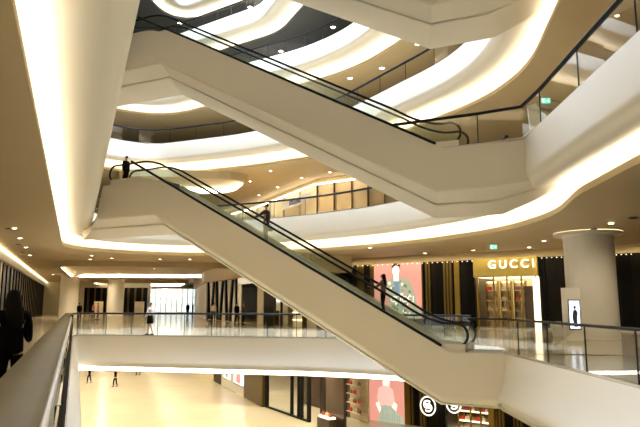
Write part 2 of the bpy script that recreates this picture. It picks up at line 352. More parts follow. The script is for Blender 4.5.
# ------------------------------------------------------------------ glass balustrades
def balustrade(pts, z, label, panel=1.45, inset=0.07, h=1.1, rr=0.035, wide=None):
    pts = [Vector(p) for p in pts]; th = thing('glass_balustrade', label, 'railing', (pts[0].x, pts[0].y, z), 0, None)
    o = Vector((pts[0].x, pts[0].y, z))
    d = [0.0]
    for a, b in zip(pts, pts[1:]): d.append(d[-1]+(b-a).length)
    def at(s_):
        for i in range(len(d)-1):
            if s_ <= d[i+1]+1e-6:
                k = (s_-d[i])/max(1e-6, d[i+1]-d[i]); return pts[i].lerp(pts[i+1], k), (pts[i+1]-pts[i]).normalized()
        return pts[-1], (pts[-1]-pts[-2]).normalized()
    n = max(1, round(d[-1]/panel)); n = min(n, 90)
    line = [at(d[-1]*i/(n*2))[0] for i in range(n*2+1)]
    def nrm(i, arr):
        a = arr[max(0,i-1)]; b = arr[min(len(arr)-1,i+1)]; t = (b-a).normalized(); return Vector((-t.y, t.x))
    rail = []
    if wide:
        mb = MB(); vs = []; fs = []
        sec = [(wide[0],h-.05),(wide[0]+.02,h+.0),(wide[0]+.05,h+.02),(wide[1]-.05,h+.02),(wide[1]-.02,h),(wide[1],h-.05),(wide[1]-.03,h-.07),(wide[0]+.03,h-.07)]
        for i, p in enumerate(line):
            q = nrm(i, line)
            for s_, zz in sec: v = p+q*s_; vs.append((v.x-o.x, v.y-o.y, zz))
        k = len(sec)
        for i in range(len(line)-1):
            for a in range(k): fs.append((i*k+a, i*k+(a+1)%k, (i+1)*k+(a+1)%k, (i+1)*k+a))
        fs += [tuple(range(k)), tuple((len(line)-1)*k+a for a in range(k))[::-1]]
        mb.add(vs, fs).build('handrail', M['railtop'], th, 50)
        MB().tube([(p.x+nrm(i,line).x*(wide[0]-.0)-o.x, p.y+nrm(i,line).y*(wide[0]-.0)-o.y, h-.03) for i, p in enumerate(line)], 0.022, 8).build('edge_line', M['steel'], th, 60)
    else:
        MB().tube([(p.x+nrm(i,line).x*inset-o.x, p.y+nrm(i,line).y*inset-o.y, h) for i, p in enumerate(line)], rr, 8, flat=0.75).build('handrail', M['black'], th, 60)
    for i in range(n):
        a, b = line[2*i], line[2*i+2]; mid = line[2*i+1]; na, nm, nb = nrm(2*i,line), nrm(2*i+1,line), nrm(2*i+2,line)
        vs = []; seq = [(a+(mid-a)*0.02, na), (mid, nm), (b+(mid-b)*0.02, nb)]
        for p, q in seq:
            for s_, zz in ((inset-.006,.0),(inset-.006,h-.03),(inset+.006,.0),(inset+.006,h-.03)):
                v = p+q*s_; vs.append((v.x-o.x, v.y-o.y, zz))
        fs = [(0,2,3,1),(8,9,11,10)]
        for q in (0, 1):
            b_ = q*4; fs += [(b_,b_+1,b_+5,b_+4),(b_+2,b_+6,b_+7,b_+3),(b_+1,b_+3,b_+7,b_+5),(b_,b_+4,b_+6,b_+2)]
        MB().add(vs, fs).build('glass_panel', M['glass'], th)
        if i:
            v = line[2*i]; q = nrm(2*i, line); c = v+q*inset
            MB().box((c.x-o.x-.014, c.y-o.y-.014, 0.0), (c.x-o.x+.014, c.y-o.y+.014, h-.03)).build('joint', M['black'] if z < 1 or rr > .055 else M['steel'], th)
    # shoe along the slab edge
    vs = []; fs = []; k = 4
    for i, p in enumerate(line):
        q = nrm(i, line)
        for s_, zz in ((inset-.03,0),(inset-.03,.05),(inset+.03,.05),(inset+.03,0)): v = p+q*s_; vs.append((v.x-o.x, v.y-o.y, zz))
    for i in range(len(line)-1):
        for a in range(k): fs.append((i*k+a, i*k+(a+1)%k, (i+1)*k+(a+1)%k, (i+1)*k+a))
    fs += [(0,1,2,3), tuple((len(line)-1)*k+a for a in (3,2,1,0))]
    MB().add(vs, fs).build('shoe_channel', M['steel'], th)
    return th
def part_of(L, keep):     # run of the outline where keep() holds, resampled
    P = OUTL[L]; n = len(P); dense = []
    for i in range(n):
        a, b = P[i], P[(i+1) % n]; m = max(1, int((b-a).length/0.7))
        for k in range(m): dense.append(a.lerp(b, k/m))
    flags = [keep(p) for p in dense]; n = len(dense)
    st = next((i for i in range(n) if flags[i] and not flags[i-1]), 0); run = []
    for k in range(n):
        if not flags[(st+k) % n]: break
        run.append(dense[(st+k) % n])
    return run
def tcoord(p): return (Vector(p)-B0).dot(EX), (Vector(p)-B0).dot(EN)
esc_hit_r = lambda p: p.x > 2 and -0.1 < tcoord(p)[1] < 3.3 and tcoord(p)[0] < 0
esc_hit_l = lambda p: p.x < -5 and -0.1 < tcoord(p)[1] < 3.3 and tcoord(p)[0] > 8
def crn(L, up): # corner of right edge with the escalator landing
    P = [epos(-3.0, 0.0, 0)[:2], epos(-1.5, 0.0, 0)[:2], epos(0, 0, 0)[:2], epos(1.9, 0, 0)[:2]]
    return [Vector(p) for p in P]
for L in (1, 2, 3):
    z = FL[L]; zn = ['', 'first', 'second', 'third'][L]
    right = part_of(L, lambda p: p.x > 5.2 and -4 < p.y < 18.7)
    balustrade([Vector(epos(1.9 if L > 1 else -0.6,0,0)[:2]), Vector(epos(-2.55 if L > 1 else -1.7,0,0)[:2])] + right, z,
        {1:'clear glass railing with thin black handrail in front of the storefront and kiosk, right', 2:'glass railing with thick black handrail on the second floor, upper right corner',
         3:'glass railing on the third floor right side, above the frame'}[L], rr=0.075 if L > 1 else 0.045, panel=3.0 if L > 1 else 2.2)
    if L == 1:
        far = part_of(1, lambda p: p.y > 24 and (tcoord(p)[1] > 3.35 or p.x < -3) and not (p.x < -12.6))
        balustrade(far, z, 'long clear glass railing with black handrail across the far side of the middle floor', rr=0.06)
        left = [Vector((LX(Y), Y)) for Y in (-5, 0, 3, 8, 14, 20, 26, 30.9)]
        balustrade(left, z, 'near glass railing with broad bronze handrail beside the dark-haired woman', panel=1.5, wide=(0.10, 0.46), inset=0.05)
    else:
        far = part_of(L, lambda p: (tcoord(p)[1] > 3.35 and p.y > 22 and p.x > -30))
        balustrade(far, z, {2:'curved glass railing with black handrail on the second floor, behind the man on the escalator', 3:'glass railing of the third floor behind the upper escalators'}[L], rr=0.085, panel=2.4)
for L, lab in ((4, 'glass railing of the fourth floor under dark ceilings, top centre'), (5, 'glass railing of the fifth floor at the top left')):
    balustrade(part_of(L, lambda p: p.y > 30), FL[L], lab, rr=0.06, panel=1.8)

# ------------------------------------------------------------------ daylight from the roof opening and ceiling lamps
sk = bpy.data.lights.new('skylight', 'AREA'); sk.shape = 'RECTANGLE'; sk.size = 12; sk.size_y = 16; sk.energy = 70000; sk.color = (0.66, 0.78, 1.0)
so = bpy.data.objects.new('skylight', sk); C.objects.link(so); so.location = (-5, 33, 42); so['kind'] = 'structure'

def make_downlight(energy=60, r=0.14, angle=130, label='', group=''):
    th = thing('downlight', label, 'ceiling light', (0,0,0), 0, group)
    MB().lathe([(r+.05,-.01),(r+.05,-.03),(r,-.03),(r,-.01)], seg=16).build('rim', M['white'], th)
    MB().lathe([(r,-.022),(r*.5,-.026),(0.001,-.026)], seg=16).build('lens', M['lamp'], th)
    if energy:
        ld = bpy.data.lights.new('bulb', 'SPOT'); ld.energy = energy*DOWN; ld.spot_size = math.radians(angle); ld.spot_blend = 0.8
        ld.shadow_soft_size = r; ld.color = (1.0, 0.84, 0.60)
        lo = bpy.data.objects.new('bulb', ld); C.objects.link(lo); lo.parent = th; lo.location = (0,0,-.06)
    return th
def ceil_z(L, x, y): return FL[L+1]-2.07 if L else -1.72
def lamps(L, pts, energy, label, group, r=0.11, world=False):
    p0 = make_downlight(energy, r, 160 if L else 168, label, group)
    for i, p in enumerate(pts):
        q = Vector((p[0], p[1], ceil_z(L, 0, 0))) if world else at_z(p[0], p[1], ceil_z(L, 0, 0))
        o = p0 if i == 0 else copy_tree(p0)
        o.location = (q.x, q.y, ceil_z(L, 0, 0)-.0)
lamps(1, [(473,250),(529,247),(611,223),(425,253),(395,257),(566,240),(448,254),(160,259),(190,259),(112,258),(90,259),(20,238),(14,228),(26,247),(30,255)], 260,
      'small round lamp set in the brown ceiling over the storefront level', 'downlights of the middle floor ceiling')
lamps(2, [(270.6,170.6),(301.5,177.6),(250,181),(277.6,187),(259,195),(225,178),(330,172)], 450, 'small round lamp in the warm ceiling above the second floor rail', 'downlights of the second floor ceiling')
lamps(3, [(418,44),(382,68),(350,78)], 450, 'small round lamp in the pale ceiling above the third floor rail', 'downlights of the third floor ceiling', 0.18)
lamps(4, [(333,27),(311,46),(281,51)], 40, 'small round lamp in the dark fourth floor ceiling', 'downlights of the fourth floor ceiling', 0.2)
lamps(5, [(250,7),(180,23)], 30, 'small round lamp in the dark ceiling at the top left', 'downlights of the fifth floor ceiling', 0.22)
lamps(1, [(-12,50),(-16,58),(-22,66),(-26,64),(-10,64),(-28,76),(-24,95),(-34,88),(-20,80),(-31,70)], 900,
      'added fill lamp of the middle floor ceiling, far on the left', 'added distant fill lamps of the middle floor', world=True)  # extra lamps added to brighten the far left floor and columns
lamps(1, [(-5,36),(3,36),(12,32),(12.8,22.5),(16.5,25),(-7,7),(-12.5,18),(-16,42)], 200, 'added fill lamp of the middle floor ceiling, over the walkway', 'added walkway fill lamps of the middle floor', world=True)  # extra lamps added to light the walkway and the thick column
lamps(0, [(x+(y-40)*-.35, y) for y in (33,41,49,57,66,76,88) for x in (-21,-14,-7,0)], 1250, 'round lamp in the ceiling over the lowest floor', 'downlights of the lowest floor', world=True)

lamps(0, [(-13,6),(-14,16),(-19,26),(10,4),(11,14),(12,24)], 3000, 'added fill lamp in the lowest ceiling beside the open void', 'added fill lamps around the void of the lowest floor', world=True)  # lamps added so the lit ground floor bounces warm light onto the escalators
lamps(2, [(-8,4),(-12,16),(-20,30),(11,6),(11.5,16),(12.5,27)], 900, 'added fill lamp of the second floor ceiling, outside the picture', 'added walkway fill lamps of the second floor', world=True)  # lamps added near the camera as warm fill on the escalator faces

# ------------------------------------------------------------------ storefronts
class Wall:
    def __init__(s, A, B, z0):
        s.A = Vector(A); s.B = Vector(B); s.z0 = z0; d = s.B-s.A; s.rz = math.atan2(d.y, d.x); s.len = d.length
        s.loc = (s.A.x, s.A.y, z0)
    def u(s, px, py=300):
        p = on_wall(px, py, s.A, s.B); return (Vector((p.x, p.y))-s.A).dot((s.B-s.A).normalized())
    def z(s, px, py): return on_wall(px, py, s.A, s.B).z - s.z0
    def thing(s, name, label, cat, u=0, dy=0, z=0, group=None):
        m = Matrix.Rotation(s.rz, 3, 'Z') @ Vector((u, dy, z))
        return thing(name, label, cat, (s.loc[0]+m.x, s.loc[1]+m.y, s.z0+m.z), s.rz, group)
def pbox(a, b, name, m, th): return MB().box(a, b).build(name, m, th)
def text_mesh(name, body, size, extr, m, parent, loc, bold=0.0, rot=(PI/2,0,0), sx=1.0, space=1.0):
    cu = bpy.data.curves.new('t', 'FONT'); cu.body = body; cu.size = size; cu.extrude = extr; cu.offset = bold; cu.align_x = 'CENTER'; cu.align_y = 'CENTER'; cu.space_character = space
    t = bpy.data.objects.new('t', cu); C.objects.link(t); bpy.context.view_layer.update()
    me = bpy.data.meshes.new_from_object(t.evaluated_get(bpy.context.evaluated_depsgraph_get())); me.name = name
    bpy.data.objects.remove(t); o = bpy.data.objects.new(name, me); C.objects.link(o); me.materials.clear(); me.materials.append(m)
    o.parent = parent; o.location = loc; o.rotation_euler = rot; o.scale = (sx, 1, 1); return o
G = Wall((1.1,46.6), (18.4,34.0), 0.0); GT = 4.45
def seg(W, name_part, th, a, b, z0, z1, m, dy=0.0, dep=0.25, py=300):
    u0, u1 = W.u(a, py), W.u(b, py)
    return pbox((u0, dy-dep, z0), (u1, dy, z1), name_part, m, th)
# bulkhead between shop heads and ceiling
def bulkhead(W, a, b, z0, z1, n):
    mb = MB(); M4 = Matrix.Translation(W.loc) @ Matrix.Rotation(W.rz, 4, 'Z'); mb.box((a, -0.35, z0), (b, 3.6, z1), M4=M4); struct(mb, n, M['ceiling'])
bulkhead(G, -1.0, G.len+14, GT, 4.93, 'trim_bulkhead')
# upper storefront
t = G.thing('storefront', 'black and gold luxury storefront with lit letters on a gold sign panel', 'shop')
seg(G,'dark_panel',t,334,352,0,GT,M['dark']); seg(G,'display_case',t,345,358,0.2,2.2,M['cream'],-.3,.3)
seg(G,'gold_panel',t,359,366,0,GT,M['gold']); seg(G,'dark_panel',t,366,372,0,GT,M['drape']); seg(G,'gold_panel',t,372,375.5,0,GT,M['gold'])
for a, b, mm, nm, dy in ((424.5,428,'dark','dark_panel',0),(428,433,'bronze','gold_panel',-.1),(433,438,'drape','dark_panel',0),(438,446,'dark','dark_panel',0),(446,455,'bronze','gold_panel',-.12),(455,457,'dark','dark_panel',0),
                     (457,462,'gold','gold_panel',-.1),(462,470,'drape','dark_panel',0),(470,477.5,'dark','dark_panel',-.1),(541.5,548,'dark','dark_panel',-.1),(548,566,'drape','curtain_panel',0),(566,612,'dark','dark_panel',0),(612,622,'drape','curtain_panel',0),(622,634,'dark','dark_panel',0),(634,700,'drape','curtain_panel',0)):
    seg(G,nm,t,a,b,0,GT,M[mm],dy)
uL, uR = G.u(477.5), G.u(541.5); zs = G.z(505,277)
pbox((uL,-.55,zs),(uR,-.25,GT+.05),'sign_panel',M['goldsign'],t)
uc = G.u(510); text_mesh('lettering','GUCCI',.74,0.05,M['letters'],t,(uc+.36,-.62,G.z(510,265)),0.0,sx=1.0,space=1.45)
for px in (480,496,509.5,524,538): seg(G,'gold_post',t,px-.8,px+.8,0,zs,M['gold'],-.25,.12)
pbox((uL,2.9,0),(uR,3.0,zs),'back_wall',M['cream'],t); pbox((uL,-.2,zs),(uR,3,zs+.1),'shop_ceiling',M['glow'],t)
pbox((uL-.1,-.2,0),(uL,3,zs),'side_wall',M['darkwood'],t); pbox((uR,-.2,0),(uR+.1,3,zs),'side_wall',M['darkwood'],t)
seg(G,'lit_column',t,536.5,542,0,zs-.1,M['glow'],-.35,.2); seg(G,'door',t,525.5,534,0,zs-.6,M['darkwood'],-.1,.06)
for px in range(480,541,4): pass
pbox((G.u(334),-.3,-.0),(G.len+12,-.05,.12),'plinth',M['steel'],t)
# little lamps along the head
mb = MB()
for px in range(336, 640, 5):
    u = G.u(px); mb.box((u-.025,-.43,GT-.1),(u+.025,-.39,GT-.06))
tag(mb.build('lamp_row', M['glow'], t), 'row of tiny lamps along the top')
la = bpy.data.lights.new('lamp_row_light','AREA'); la.shape='RECTANGLE'; la.size=22; la.size_y=.08; la.energy=90; la.color=(1,.82,.5)
lo = bpy.data.objects.new('lamp_row_light', la); C.objects.link(lo); lo.parent = t; lo.location = (11.5,-.95,GT+.1); lo.rotation_euler = (math.radians(28),0,0)
# shelf units and handbags
def shelf_unit(W, a, b, dy, z0, zs_, group, label, depth=.4, back='cream'):
    u0, u1 = W.u(a), W.u(b); sh = W.thing('shelf_unit', label, 'shelf', u0, dy, z0, group); wd = u1-u0
    pbox((0,depth-.04,0),(wd,depth,zs_[-1]+.6),'back_panel',M[back],sh)
    for x in (0, wd-.04): pbox((x,0,0),(x+.04,depth,zs_[-1]+.6),'side_panel',M['gold'],sh)
    for z in zs_: pbox((.04,0,z-.03),(wd-.04,depth-.04,z),'shelf',M['glow'] if 0 else M['white'],sh)
    pbox((.04,depth-.10,zs_[-1]+.5),(wd-.04,depth-.05,zs_[-1]+.58),'light_strip',M['glow'],sh)
    return u0, u1
def make_bag(m, label, group):
    th = thing('handbag', label, 'bag', (0,0,0), 0, group)
    MB().prism([(-.17,0),(.17,0),(.15,.2),(.11,.24),(-.11,.24),(-.15,.2)], -.06, .06).build('bag_body', M[m], th)
    MB().tube([(-.08,0,.23),(-.07,0,.31),(0,0,.35),(.07,0,.31),(.08,0,.23)], .012, 6).build('strap', M[m], th)
    MB().box((-.03,-.075,.12),(.03,-.06,.16)).build('clasp', M['gold'], th)
    return th
bags = {m: None for m in ('leather','leather2','leather3')}
def put_bag(W, u, dy, z, m, where):
    lab = {'leather':'brown leather handbag','leather2':'cream leather handbag','leather3':'red leather handbag'}[m]+' '+where
    if bags[m] is None: bags[m] = o = make_bag(m, lab, 'handbags '+where)
    else: o = copy_tree(bags[m])
    o['label'] = lab; o['group'] = lab+' row'
    q = Matrix.Rotation(W.rz, 3, 'Z') @ Vector((u, dy, z)); o.location = (W.loc[0]+q.x, W.loc[1]+q.y, W.z0+q.z); o.rotation_euler = (0,0,W.rz)
names3 = ['left','middle','right']
for i, (a, b) in enumerate(((482.5,494.5),(497.5,508),(511,522.5))):
    zz_ = [0.5,1.15,1.8,2.45]
    u0, u1 = shelf_unit(G, a, b, .6, 0, zz_, None, 'lit shelf unit of handbags in the gold storefront, %s of three' % names3[i])
    for j, z in enumerate(zz_):
        for k in range(2 if i else 1 + (j % 2)):
            put_bag(G, u0+(u1-u0)*(.3+.42*k), .75, z, ['leather2','leather','leather2','leather2','leather','leather2','leather3'][(i+j*2+k*3) % 7], 'on the %s lit shelf unit' % names3[i])
# posters
def poster(W, a, b, yt, yb, label, kind):
    u0, u1 = W.u(a), W.u(b); z1, z0 = W.z((a+b)/2, yt), W.z((a+b)/2, yb)
    th = W.thing('advertising_poster', label, 'poster', u0, -.3, z0); wd, hh = u1-u0, z1-z0
    pbox((0,0,0),(wd,.08,hh),'backing',M['pink'],th)
    for a_, b_ in (((-.07,-.03,-.07),(0,.1,hh+.07)),((wd,-.03,-.07),(wd+.07,.1,hh+.07)),((0,-.03,hh),(wd,.1,hh+.07)),((0,-.03,-.07),(wd,.1,0))): pbox(a_, b_, 'frame', M['gold'], th)
    def P(pts, m, nm, lay):       # outline printed on the sheet, in fractions of the sheet
        MB().prism([(x*wd, z*hh) for x, z in pts], -.004*lay-.001, -.004*lay+.003).build(nm, M[m], th)
    def ell(cx, cz, rx, rz, n=18): return [(cx+rx*math.cos(2*PI*i/n), cz+rz*math.sin(2*PI*i/n)) for i in range(n)]
    if kind == 'coat':
        P([(0,0),(1,0),(1,.2),(0,.2)],'pgrey','print_ground',1)
        P([(.30,0),(.33,.3),(.26,.52),(.28,.66),(.40,.72),(.52,.73),(.66,.72),(.78,.64),(.86,.45),(.92,.15),(.90,0),(.80,0),(.74,.35),(.70,.0)],'pcoat','print_coat',2)
        rnd = random.Random(3)
        for i in range(60):
            x, z = rnd.uniform(.33,.8), rnd.uniform(.03,.66)
            if x > .7 and z > .55: continue
            P(ell(x, z, rnd.uniform(.012,.035), rnd.uniform(.012,.03), 7),'pcoat2' if i % 3 else 'pskin','print_pattern',3)
        P([(.44,.42),(.55,.42),(.54,.66),(.49,.7),(.43,.66)],'pblue','print_shirt',4)
        P([(.43,.66),(.53,.66),(.53,.8),(.43,.8)],'pskin','print_neck',5); P(ell(.475,.85,.075,.09),'pskin','print_face',6)
        P([(.40,.86),(.39,.93),(.43,.98),(.52,.985),(.57,.95),(.57,.86),(.55,.92),(.48,.94),(.42,.91)],'phair','print_hair',7)
        text_mesh('print_text','GUCCI',wd*.16,.003,M['pskin'],th,(wd*.60,-.035,hh*.33),.0)
    else:
        P(ell(.50,.985,.10,.03),'phair','print_hair',2); P([(.42,.86),(.58,.86),(.60,1.0),(.40,1.0)],'pskin','print_face',3)
        P([(.30,.55),(.26,.66),(.30,.82),(.42,.86),(.58,.86),(.68,.80),(.72,.62),(.66,.52)],'prose','print_blouse',3)
        P([(.22,.57),(.30,.60),(.40,.44),(.34,.40)],'pskin','print_arm',4); P([(.70,.62),(.78,.58),(.74,.46),(.62,.50)],'pskin','print_arm',4)
        P([(.36,.50),(.42,.56),(.62,.55),(.78,.46),(.90,.40),(.96,.30),(.84,.20),(.80,.02),(.60,0),(.34,0),(.30,.12),(.14,.16),(.26,.28)],'pgreen','print_skirt',5)
        rnd = random.Random(5)
        for i in range(9):
            x = .32+.06*i; P([(x,.05+rnd.random()*.1),(x+.02,.05),(x+.05,.42),(x+.03,.45)],'pcoat','print_fold',6)
    return th
poster(G,376.5,424,262.5,318,'large lit pink poster of a man in a patterned coat, behind the escalator','coat')
G0 = Wall((1.1,46.6), (18.4,34.0), -6.6); T0 = 4.8
poster(G0,368.5,406,376.5,440,'lit pink poster of a woman in a green skirt, bottom centre of the picture','skirt')
# lower storefront
t = G0.thing('storefront', 'dark and gold storefront with round lit emblems, below the escalator landing', 'shop')
for a, b, mm, nm, dy in ((322,345,'darkwood','wood_panel',0),(345,362,'dark','dark_panel',0),(362,366,'gold','gold_panel',-.1),(366,368,'leather3','red_edge',-.15),(407,412,'gold','gold_panel',-.1),(412,416,'bronze','gold_panel',0),(416,421,'dark','dark_panel',0),
                     (421,428,'bronze','gold_panel',-.05),(428,440,'drape','dark_panel',0),(440,447,'dark','dark_panel',0),(490,496,'gold','gold_panel',-.1),(496,506,'bronze','gold_panel',0),(506,514,'dark','dark_panel',0),(514,524,'bronze','gold_panel',0),(524,536,'drape','dark_panel',0),(536,640,'bronze','gold_panel',0)):
    seg(G0,nm,t,a,b,0,T0,M[mm],dy,.25,410)
a, b = G0.u(447,410), G0.u(490,410)
pbox((a,2.9,0),(b,3,T0),'back_wall',M['darkwood'],t); pbox((a,-.2,T0-.1),(b,3,T0),'shop_ceiling',M['dark'],t)
for px in (460,472,482): seg(G0,'gold_post',t,px-.7,px+.7,0,T0,M['gold'],-.2,.1,410)
def emblem(px, py, r, label):
    e = G0.thing('round_emblem', label, 'sign', G0.u(px,410), -.75, G0.z(px,py))
    MB().tube([(r*.9*math.cos(2*PI*i/32), 0, r*math.sin(2*PI*i/32)) for i in range(32)], .045, 8, closed=True).build('ring', M['letters'], e, 60)
    text_mesh('letter','G',r*1.25,.02,M['letters'],e,(-.10*r,-.02,.12*r),.02); g = text_mesh('letter','G',r*1.25,.02,M['letters'],e,(.10*r,-.03,-.12*r),.02); g.rotation_euler = (PI/2,PI,0)
    MB().box((-.03,.03,-.03),(.03,.45,.03)).build('bracket', M['dark'], e)
emblem(433,404.5,.60,'round lit emblem ring beside the pink poster, left of three')
emblem(458.5,402.5,.55,'round lit emblem ring below the escalator landing, middle of three')
emblem(549,420,.60,'round lit emblem ring at the bottom right, partly hidden by the parapet')
for j, (py, lab) in enumerate(((411,'upper'),(421,'lower'))):
    z = G0.z(468,py+3); sh = G0.thing('display_shelf', 'glowing %s display shelf with small goods behind the round emblems' % lab, 'shelf', a+.3, 1.0, z)
    pbox((0,0,-.06),(b-a-.5,.5,0),'shelf',M['glow'],sh); pbox((.2,.4,-1.0 if not j else -1.2),(.26,.46,-.06),'support',M['gold'],sh); pbox((b-a-.8,.4,-1.0 if not j else -1.2),(b-a-.74,.46,-.06),'support',M['gold'],sh)
    for k in range(6): put_bag(G0, a+.55+k*(b-a-1.0)/5.5, 1.25, z, ['leather','leather3','leather2'][(k+j) % 3], 'on the %s glowing shelf behind the round emblems' % lab)

# lowest floor shops running away to the left
H1 = Wall((-13.7,72.6),(-4.4,50),-6.6); H2 = Wall((-4.4,50),(0.6,41.2),-6.6)
t = H1.thing('storefront','beige shop wall with two lit pictures at the far end of the lowest floor','shop')
for a, b, mm, nm in ((198,216,'cream','wall_panel'),(216,224,'dark','doorway'),(224,247,'white','wall_panel'),(247,266,'bronze','slatted_panel')):
    seg(H1,nm,t,a,b,0,T0,M[mm],0,.3,390)
for a, b, m1, lab in ((227,233,'cwhite','small lit white picture on the beige wall of the lowest floor'),(237.5,246.5,'pink','lit pink and white picture on the beige wall of the lowest floor')):
    p = H1.thing('lit_picture', lab, 'poster', H1.u(a,390), -.36, .9); wd = H1.u(b,390)-H1.u(a,390)
    pbox((0,0,0),(wd,.05,3.0),'backing',M['screen'],p); pbox((wd*.25,-.01,.1),(wd*.75,0,2.2),'print_figure',M['pink' if m1=='pink' else 'pcoat'],p); pbox((-.05,-.02,-.08),(wd+.05,.06,0),'frame',M['gold'],p)
t = H2.thing('storefront','glass fronted shop with black frames on the lowest floor','shop')
pbox((H2.u(266,400),-.1,T0-.25),(H2.u(336,400),.1,T0),'header',M['black'],t)
pbox((H2.u(266,400),-.1,0),(H2.u(309,400),.1,.12),'sill',M['black'],t)
for px, wd in ((267,.28),(292,.12),(299,.16),(302,.1),(309,.22),(326,.25)): u = H2.u(px,400); pbox((u-wd/2,-.12,0),(u+wd/2,.12,T0),'black_post',M['black'],t)
for a, b in ((267,292),(292,299),(302,309)): pbox((H2.u(a,400)+.06,-.02,.12),(H2.u(b,400)-.06,.02,T0-.25),'glass_pane',M['glass'],t)
pbox((H2.u(266,400)-1,3.4,0),(H2.u(309,400),3.5,T0),'back_wall',M['darkwood'],t); pbox((H2.u(309,400),3.4,0),(H2.u(326,400),3.5,T0),'back_wall',M['cream'],t)
pbox((H2.u(309,400),.3,T0-.1),(H2.u(326,400),3.3,T0),'shop_ceiling',M['glow'],t); pbox((H2.u(326,400),-.1,0),(H2.u(345,400),.1,T0),'wood_panel',M['darkwood'],t)
for k in range(6):
    zz_ = .6+.62*k; s_ = H2.thing('wall_shelf','cream shelf in the lit doorway of the lowest floor, row %s from bottom' % ['one','two','three','four','five','six'][k],'shelf',H2.u(311,400),2.9,zz_)
    wd = H2.u(324,400)-H2.u(311,400); pbox((0,0,-.04),(wd,.5,0),'shelf',M['white'],s_)
    for q in range(3): put_bag(H2, H2.u(311,400)+wd*(.2+.3*q), 3.05, zz_, ['leather3','leather2','leather'][(k+q) % 3], 'on %s shelf, lit doorway' % ['bottom','low','middle','upper','high','top'][k])
bx_ = H2.thing('display_case','black display case with red goods beside the lit doorway of the lowest floor','display',H2.u(329,400),-.9,0)
wd=H2.u(341,400)-H2.u(329,400); pbox((0,0,0),(wd,.6,.9),'case',M['darkwood'],bx_); pbox((0.1,.05,.9),(wd-.1,.55,1.0),'tray',M['glow'],bx_)
for q, m_ in enumerate(('leather3','leather2','leather3')): put_bag(H2, H2.u(329,400)+wd*(.22+.28*q), -.6, 1.0, m_, 'on the black display case of the lowest floor')

# middle floor shops at the far left
JJ = [(-18.9,92),(-11.5,62),(-7,52),(-3.4,45),(-1,40.5),(1.0,46.6)]
JW = [Wall(JJ[i], JJ[i+1], 0) for i in range(5)]
for i, W_ in enumerate(JW): bulkhead(W_, -.1, W_.len+.1, 3.75 if i < 4 else 4.4, 4.93, 'trim_bulkhead_%d' % (i+2))
t = JW[0].thing('storefront','white and black panelled shopfront at the far end of the middle floor','shop')
W_ = JW[0]; n = 12
for k in range(n):
    u0 = W_.len*k/n; u1 = W_.len*(k+.62)/n; pbox((u0,-.15,0),(u1,.15,3.75),'white_panel',M['white'],t); pbox((u1,-.05,0),(W_.len*(k+1)/n,.1,3.75),'dark_strip',M['dark'],t)
t = JW[1].thing('storefront','white shopfront with slanting black bars, middle floor','shop'); W_ = JW[1]
pbox((0,.1,0),(W_.len,.25,3.75),'white_panel',M['white'],t)
for k in range(7):
    u = .5+k*(W_.len-1)/6; lean = (.5 if k % 2 else -.5); M4 = Matrix.Translation((u,0,1.87)) @ Matrix.Rotation(lean*.35, 4, 'Y'); MB().box((-.16,-.12,-1.85),(.16,.08,1.85),M4=M4).build('slanting_bar', M['dark'], t)
t = JW[2].thing('storefront','open shop entrance with small screens and a tan panel, middle floor','shop'); W_ = JW[2]
L_ = W_.len; pbox((0,-.1,0),(.25,.15,3.75),'post',M['white'],t); pbox((.25,2.6,0),(L_*.6,2.7,3.75),'back_wall',M['cream'],t); pbox((.3,.2,3.6),(L_*.6,2.5,3.7),'shop_ceiling',M['glow'],t)
pbox((L_*.18,2.2,1.7),(L_*.28,2.3,2.3),'screen',M['screen'],t); pbox((L_*.4,2.2,1.7),(L_*.5,2.3,2.3),'screen',M['screen'],t); pbox((.3,1.6,0),(L_*.5,2.1,1.0),'counter',M['darkwood'],t)
pbox((L_*.6,-.1,0),(L_*.76,.15,3.75),'tan_panel',M['cream'],t); pbox((L_*.76,-.05,0),(L_,.15,3.75),'dark_panel',M['dark'],t); pbox((L_*.05,-.2,3.2),(L_*.6,.1,3.75),'header',M['steel'],t)
t = JW[3].thing('storefront','dark glass shopfront with a cream display beside the escalator, middle floor','shop'); W_ = JW[3]; L_ = W_.len
pbox((0,1.6,0),(L_,1.75,3.75),'back_wall',M['dark'],t); pbox((.1,-.03,0),(L_*.5,.03,3.75),'glass_pane',M['glass'],t)
for k in (0,.25,.5,.98): pbox((L_*k,-.08,0),(L_*k+.09,.08,3.75),'post',M['bronze'],t)
pbox((L_*.55,.2,0),(L_*.95,1.0,1.9),'display',M['cream'],t)
for k in range(3): pbox((L_*.57,.1,.45+.5*k),(L_*.93,.2,.5+.5*k),'shelf',M['glow'],t)
t = JW[4].thing('return_wall_panel','dark wall panel behind the lower end of the escalator','wall panel'); W_ = JW[4]
pbox((0,0,0),(W_.len,.2,4.4),'panel',M['dark'],t); pbox((W_.len*.1,-.05,2.0),(W_.len*.9,0,2.1),'gold_strip',M['gold'],t)
